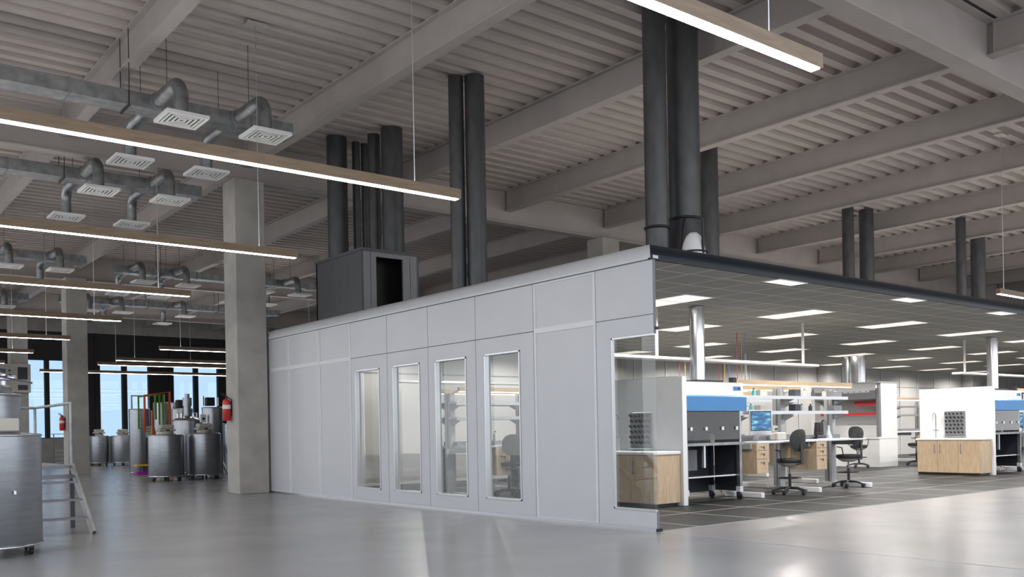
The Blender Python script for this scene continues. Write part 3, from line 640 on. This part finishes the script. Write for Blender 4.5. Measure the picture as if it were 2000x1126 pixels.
def drawer_unit(x, y, z, label, w=.35, d=.6, h=.56):
    t = thing('drawer_unit', label, 'drawers', (x, y, z), group='oak drawer units')
    MB().box(0, w, .02, d, 0, h, 'wood').build('body', t)
    for (a, b) in ((.0, .27), (.275, .43), (.435, h)):
        q = MB().box(.003, w-.003, 0, .019, a+.004, b-.003, 'wood').build('drawer', t)
        MB().box(w/2-.05, w/2+.05, -.02, 0, b-.06, b-.05, 'grey_metal').box(w/2+.04, w/2+.05, -.02, 0, b-.10, b-.05, 'grey_metal').build('handle', q)
def bench(x0, yc, n, label, side=(-1,), mod=1.85, group='lab benches with shelves'):
    t = thing('lab_bench', label, 'lab bench', (x0, yc, 0), group=group)
    L = n*mod
    for k in range(n+1):
        px = k*mod
        p = MB().box(px-.06, px+.06, -.1, -.02, .1, 2.1, 'bench_grey').box(px-.06, px+.06, .02, .1, .1, 2.1, 'bench_grey').box(px-.05, px+.05, -.02, .02, .1, 2.08, 'grey_metal'); p.build('post', t)
        for s in side:
            a, b = sorted((s*.1, s*.95))
            MB().box(px-.05, px+.05, a, b, .0, .1, 'white', .01).build('foot', t)
            MB().box(px-.09, px-.045, *sorted((s*.1, s*.75)), .90, 1.0, 'bench_grey').build('arm', t)
            MB().box(px-.2, px-.06, *sorted((s*.1, s*.16)), .1, .98, 'bench_grey').build('leg_panel', t)
            for z in (1.58, 1.88): MB().prism([(s*.1, z-.14), (s*.1, z), (s*.36, z), (s*.36, z-.03)], 'x', px-.02, px+.02, 'bench_grey').build('bracket', t)
    for s in side:
        a, b = sorted((s*.12, s*.85))
        for k in range(n): MB().box(k*mod+.0, (k+1)*mod-.01, a, b, 1.0, 1.035, 'bench_top', .005).build('worktop', t)
        MB().box(0, L, *sorted((s*.12, s*.24)), 1.035, 1.12, 'grey_metal').build('service_ledge', t)
        for z in (1.585, 1.885):
            MB().box(-.1, L+.1, *sorted((s*.1, s*.38)), z, z+.03, 'bench_top').box(-.1, L+.1, *sorted((s*.37, s*.385)), z-.03, z+.035, 'alu').build('shelf', t)
        lb = MB().box(-.1, L+.08, *sorted((s*.42, s*.50)), 2.12, 2.205, 'wood_pale').build('light_bar', t)
        MB().box(-.08, L+.06, *sorted((s*.425, s*.495)), 2.106, 2.12, 'bar_led').build('light_strip', lb)
        for k in range(n+1): MB().bar((k*mod, s*.08, 2.08), (k*mod, s*.45, 2.19), .02, .02, 'alu').build('lamp_arm', t)
    return t
bench(14.1, 11.3, 2, 'front lab bench with shelves right of the blue safety cabinet')
bench(14.6, 12.9, 2, 'middle lab bench seen behind the shelves of the front one', (-1,))
bench(10.58, 15.35, 5, 'long rear lab bench seen through the glass doors', (-1, 1))
bench(25.9, 11.3, 2, 'lab bench beyond the right safety cabinet'); bench(28.6, 16.9, 2, 'far lab bench behind the fume hood')
drawer_unit(14.06, 10.45, .44, 'hanging oak drawer unit under the front bench beside the safety cabinet'); drawer_unit(15.98, 10.45, .44, 'hanging oak drawer unit under the front bench between the two chairs')
drawer_unit(17.55, 12.1, .44, 'oak drawer unit behind the second chair'); drawer_unit(11.1, 14.5, .44, 'oak drawer unit under the rear bench behind the glass door')
drawer_unit(28.4, 14.3, 0, 'tall oak drawer unit right of the white fume hood', .75, .6, .92)

def chair(label, loc, rz, first=[None]):
    if first[0]: return dup(first[0], label, loc, rz)
    t = thing('drafting_chair', label, 'chair', loc, rz, 'charcoal drafting chairs'); first[0] = t
    MB().lathe(0, 0, [(.20, .60), (.235, .615), (.25, .65), (.24, .69), (.12, .70), (0, .695)], 'chair', 28).build('seat', t)
    MB().lathe(0, 0, [(.12, .54), (.21, .59), (.22, .61)], 'beige', 20).build('seat_pan', t)
    b = MB(); vs = []; fs = []; N, K = 24, 5     # padded oval backrest, curved round the sitter
    for side in (0, 1):
        for j in range(K+1):
            for i in range(N):
                a = 2*pi*i/N; q = j/K; sx = .23*q*(abs(cos(a))**.8)*(1 if cos(a) >= 0 else -1); sz = .215*q*(abs(sin(a))**.8)*(1 if sin(a) >= 0 else -1)
                th = .035*(1-q**3); y = .26-sx*sx*1.1+sz*.06+(th if side else -th)
                vs.append((sx, y, 1.04+sz))
    for side in (0, 1):
        o = side*(K+1)*N
        for j in range(K):
            for i in range(N): fs.append([o+j*N+i, o+j*N+(i+1) % N, o+(j+1)*N+(i+1) % N, o+(j+1)*N+i])
    b.add(vs, fs, 'chair', True).build('backrest', t)
    MB().bar((0, .1, .57), (0, .30, .6), .06, .015, 'plastic').bar((0, .30, .6), (0, .29, 1.0), .06, .018, 'plastic').build('back_support', t)
    for s in (-1, 1): MB().tube([(s*.2, .05, .62), (s*.29, .05, .70), (s*.29, .02, .84), (s*.27, -.1, .86)], .012, 'plastic', 8).build('armrest', t)
    MB().cyl(0, 0, .12, .40, .028, 'plastic', 14).cyl(0, 0, .40, .58, .018, 'grey_metal', 12).build('gas_lift', t)
    f = MB().ring(0, 0, .32, .22, .012, 'plastic', 30)
    for k in range(4): f.bar((0, 0, .31), (.22*cos(k*pi/2), .22*sin(k*pi/2), .32), .02, .012, 'plastic')
    f.build('foot_ring', t)
    for k in range(5):
        a = 2*pi*k/5+.35; l = MB().tube([(0, 0, .13), (.16*cos(a), .16*sin(a), .125), (.31*cos(a), .31*sin(a), .08)], [.03, .022, .016], 'plastic', 8).build('base_arm', t)
        c = MB(); castor(c, .31*cos(a), .31*sin(a), 0, .028); c.build('castor', l)
    return t
chair('charcoal drafting chair at the front bench beside the computer', (15.15, 10.5, 0), radians(174))
chair('charcoal drafting chair at the right end of the front bench', (17.6, 10.75, 0), radians(182))
chair('charcoal drafting chair in front of the white fume hood', (25.3, 15.1, 0), radians(100))
chair('charcoal drafting chair seen through the fourth glass door', (11.45, 14.55, 0), radians(165))
chair('charcoal drafting chair right of the fume hood by the tall drawers', (27.75, 14.6, 0), radians(200))

# fume hood
fh = thing('fume_hood', 'white fume hood with red interior shelf open to the left', 'fume hood', (25.95, 14.8, 0))
MB().box(.12, 1.05, 0, .12, .92, 2.56, 'white').box(0, 1.05, 2.2, 2.32, .92, 2.56, 'white').box(.95, 1.05, .12, 2.2, .92, 2.56, 'white').build('hood_body', fh)
MB().box(.0, 1.05, .0, 2.32, 0, .86, 'white').build('base_unit', fh); MB().box(-.04, 1.07, -.01, 2.33, .86, .92, 'white').build('work_surface', fh)
MB().box(0, .12, 0, .09, .92, 2.4, 'grey_metal').build('front_post', fh); MB().box(-.02, 1.08, -.02, 2.34, 2.56, 2.6, 'alu').build('top_cap', fh)
MB().box(.0, .06, .1, 2.2, 2.08, 2.34, 'grey_metal').box(.0, .08, .1, 2.2, 2.34, 2.56, 'white').build('header', fh)
sh = MB().box(.35, .9, .12, 2.2, 1.62, 1.66, 'white').build('shelf', fh); MB().box(.33, .35, .12, 2.2, 1.60, 1.67, 'redshelf').build('red_edge', sh); MB().box(.32, .35, .12, 1.0, 1.88, 2.04, 'red').build('red_band', fh)
MB().box(-.02, .0, .3, 1.4, 2.28, 2.34, 'paper').build('notice_strip', fh)
for k in range(9): MB().box(-.026, -.02, .38+k*.1, .42+k*.1, 2.3, 2.32, 'black').build('notice_mark', fh) if k % 2 == 0 else None
for i, (x, y, r) in enumerate(((26.65, 15.87, .23), (26.88, 16.4, .16))):
    tag(MB().lathe(x, y, [(r, 2.61), (r, 3.49)], 'chrome', 32).build('exhaust_stack'), '%s shiny steel duct above the white fume hood' % ('wider' if i == 0 else 'narrower'), 'duct')
# desktop things on the front bench (worktop at 1.035)
mo_scale = 1.15
mo = thing('computer_monitor', 'all-in-one computer with blue abstract picture on the front bench', 'computer', (14.68, 10.8, 1.035), radians(-4))
MB().box(-.27, .27, 0, .02, .1, .52, 'alu', .004).build('case', mo); MB().box(-.255, .255, -.004, 0, .175, .505, 'black').build('bezel', mo)
MB().box(-.24, .24, -.006, -.003, .19, .49, 'screen').build('screen', mo); MB().bar((0, .02, .25), (0, .14, .01), .14, .012, 'alu').box(-.1, .1, -.02, .16, 0, .012, 'alu').build('stand', mo)
mo.scale = (mo_scale,)*3
ins = thing('desktop_printer', 'beige desktop instrument right of the computer', 'lab instrument', (15.4, 10.95, 1.035))
MB().box(-.15, .15, -.12, .15, 0, .16, 'beige', .02).build('body', ins); MB().box(-.13, .05, .0, .15, .16, .30, 'beige', .02).build('head', ins); MB().box(-.08, .02, -.005, 0, .2, .25, 'slate').build('display', ins)
ms = thing('microscope', 'black microscope on the front bench between the chairs', 'microscope', (16.9, 11.0, 1.035))
MB().box(-.09, .09, -.12, .1, 0, .04, 'plastic').build('base', ms); MB().bar((0, .07, .03), (0, .04, .34), .05, .06, 'plastic').build('arm', ms)
MB().tube([(0, -.05, .15), (0, -.05, .3)], .025, 'plastic', 10).tube([(0, -.05, .3), (0, -.13, .4)], .02, 'plastic', 10).build('eyepiece_tube', ms); MB().box(-.07, .07, -.1, .03, .12, .14, 'slate').build('stage', ms)
fl = thing('glass_flask', 'pale glass flask beside the black picture frame on the front bench', 'flask', (17.2, 10.95, 1.035))
MB().lathe(0, 0, [(.075, 0), (.08, .02), (.03, .16), (.025, .26), (.032, .28)], 'glassware', 20).build('flask_body', fl)
pf = thing('tablet_display', 'small black display standing on the front bench behind the flask', 'display', (17.05, 11.05, 1.12)); MB().box(-.12, .12, 0, .02, 0, .26, 'black').build('panel', pf); MB().bar((0, .02, .15), (0, .06, 0), .04, .01, 'plastic').build('stand', pf)
tag(MB().box(16.55, 16.85, 10.6, 10.8, 1.036, 1.05, 'paper').build('paper_stack'), 'small stack of papers on the right worktop', 'papers')
# shelf contents: boxes, bottles and books, each of its own
def bottle(x, y, z, r, h, m, label):
    t = thing('bottle', label, 'bottle', (x, y, z), group='bottles and jars on the bench shelves')
    MB().lathe(0, 0, [(r, 0), (r, h*.65), (r*.4, h*.8), (r*.4, h*.9)], m, 14).build('bottle_body', t); MB().cyl(0, 0, h*.9, h, r*.5, 'plastic', 10).build('cap', t)
tops = [('lower', 1.617), ('upper', 1.917)]
k = 0
for sh, z in tops:
    for x, m in ((14.35, 'glassware'), (14.75, 'teal'), (16.45, 'glassware'), (16.75, 'slate'), (17.15, 'beige')):
        bottle(x+(.1 if sh == 'upper' else 0), 11.08, z, .04, .15, m, '%s bottle on the %s shelf of the front bench, %s from left' % ({'glassware': 'pale', 'teal': 'teal', 'slate': 'dark', 'beige': 'beige'}[m], sh, ORD[k % 5])); k += 1
for i, (x, wd, hh, m) in enumerate([(14.95, .22, .12, 'beige'), (16.1, .2, .14, 'slate'), (17.5, .3, .12, 'grey_metal')]):
    for sh, z in tops: tag(MB().box(x, x+wd, 11.0, 11.16, z, z+hh, m, .006).build('storage_box'), 'small %s storage box on the %s front shelf' % (['beige left', 'dark middle', 'grey right'][i], sh), 'box', 'boxes on the front bench shelves')
for i in range(8):
    tag(MB().box(12.75+i*.045, 12.79+i*.045, 15.05, 15.22, 1.617, 1.617+.2+.02*(i % 3), ['blue', 'paper', 'slate', 'red'][i % 4]).build('book'), '%s binder on the rear bench shelf behind the glass door, %s in the row' % (['blue', 'white', 'dark', 'red'][i % 4], ORD[i]), 'book', 'binders on the rear bench shelf')
for i, (x, y) in enumerate(((12.0, 14.8), (12.35, 14.85), (10.9, 14.9), (11.2, 14.95), (11.5, 14.9))):
    bottle(x, y+.15, 1.12 if y > 14.88 else 1.036, .045, .2, ['slate', 'black', 'glassware', 'glassware', 'glassware'][i], ['dark bottle on the rear bench left of the binders', 'black bottle on the rear bench under the binders', 'leftmost pale bottle on the rear bench', 'second pale bottle on the rear bench', 'third pale bottle on the rear bench'][i])
ce = thing('centrifuge', 'grey bench centrifuge on the left end of the rear bench', 'centrifuge', (10.95, 14.75, 1.036)); MB().box(-.2, .2, -.18, .1, 0, .1, 'grey_metal', .02).build('body', ce); MB().lathe(0, -.04, [(.16, .1), (.15, .15), (.06, .19), (0, .195)], 'slate', 20).build('lid', ce)
for i, (x, y, m) in enumerate([(x0+dx, y0, mm) for x0, y0 in ((14.15, 11.35), (13.0, 11.35), (17.1, 13.2)) for dx, mm in ((0, 'hose_r'), (.16, 'hose_y'), (.3, 'hose_b'))]):
    pl = ['behind the first bench post', 'above the left safety cabinet', 'above the middle bench'][i//3]
    tag(MB().tube([(x, y, .05 if i < 3 else 2.2), (x, y, 2.56 if i < 6 else 3.48)], .008, m, 6).build('gas_line'), 'thin vertical %s gas line %s' % (['red', 'yellow', 'blue'][i % 3], pl), 'pipe', 'thin gas lines')
tm = thing('computer_monitor', 'monitor with teal screen at the right edge beyond the safety cabinet', 'computer', (25.75, 10.75, 1.05), radians(-10)); MB().box(-.25, .25, 0, .02, .1, .5, 'black').build('case', tm); MB().box(-.23, .23, -.004, 0, .13, .47, 'screen').build('screen', tm); MB().box(-.1, .1, -.05, .08, 0, .1, 'alu').build('stand', tm)
cy = SC.cycles
cy.max_bounces = 8; cy.diffuse_bounces = 5; cy.glossy_bounces = 4; cy.transparent_max_bounces = 12; cy.caustics_reflective = False; cy.caustics_refractive = False
cy.sample_clamp_indirect = 4
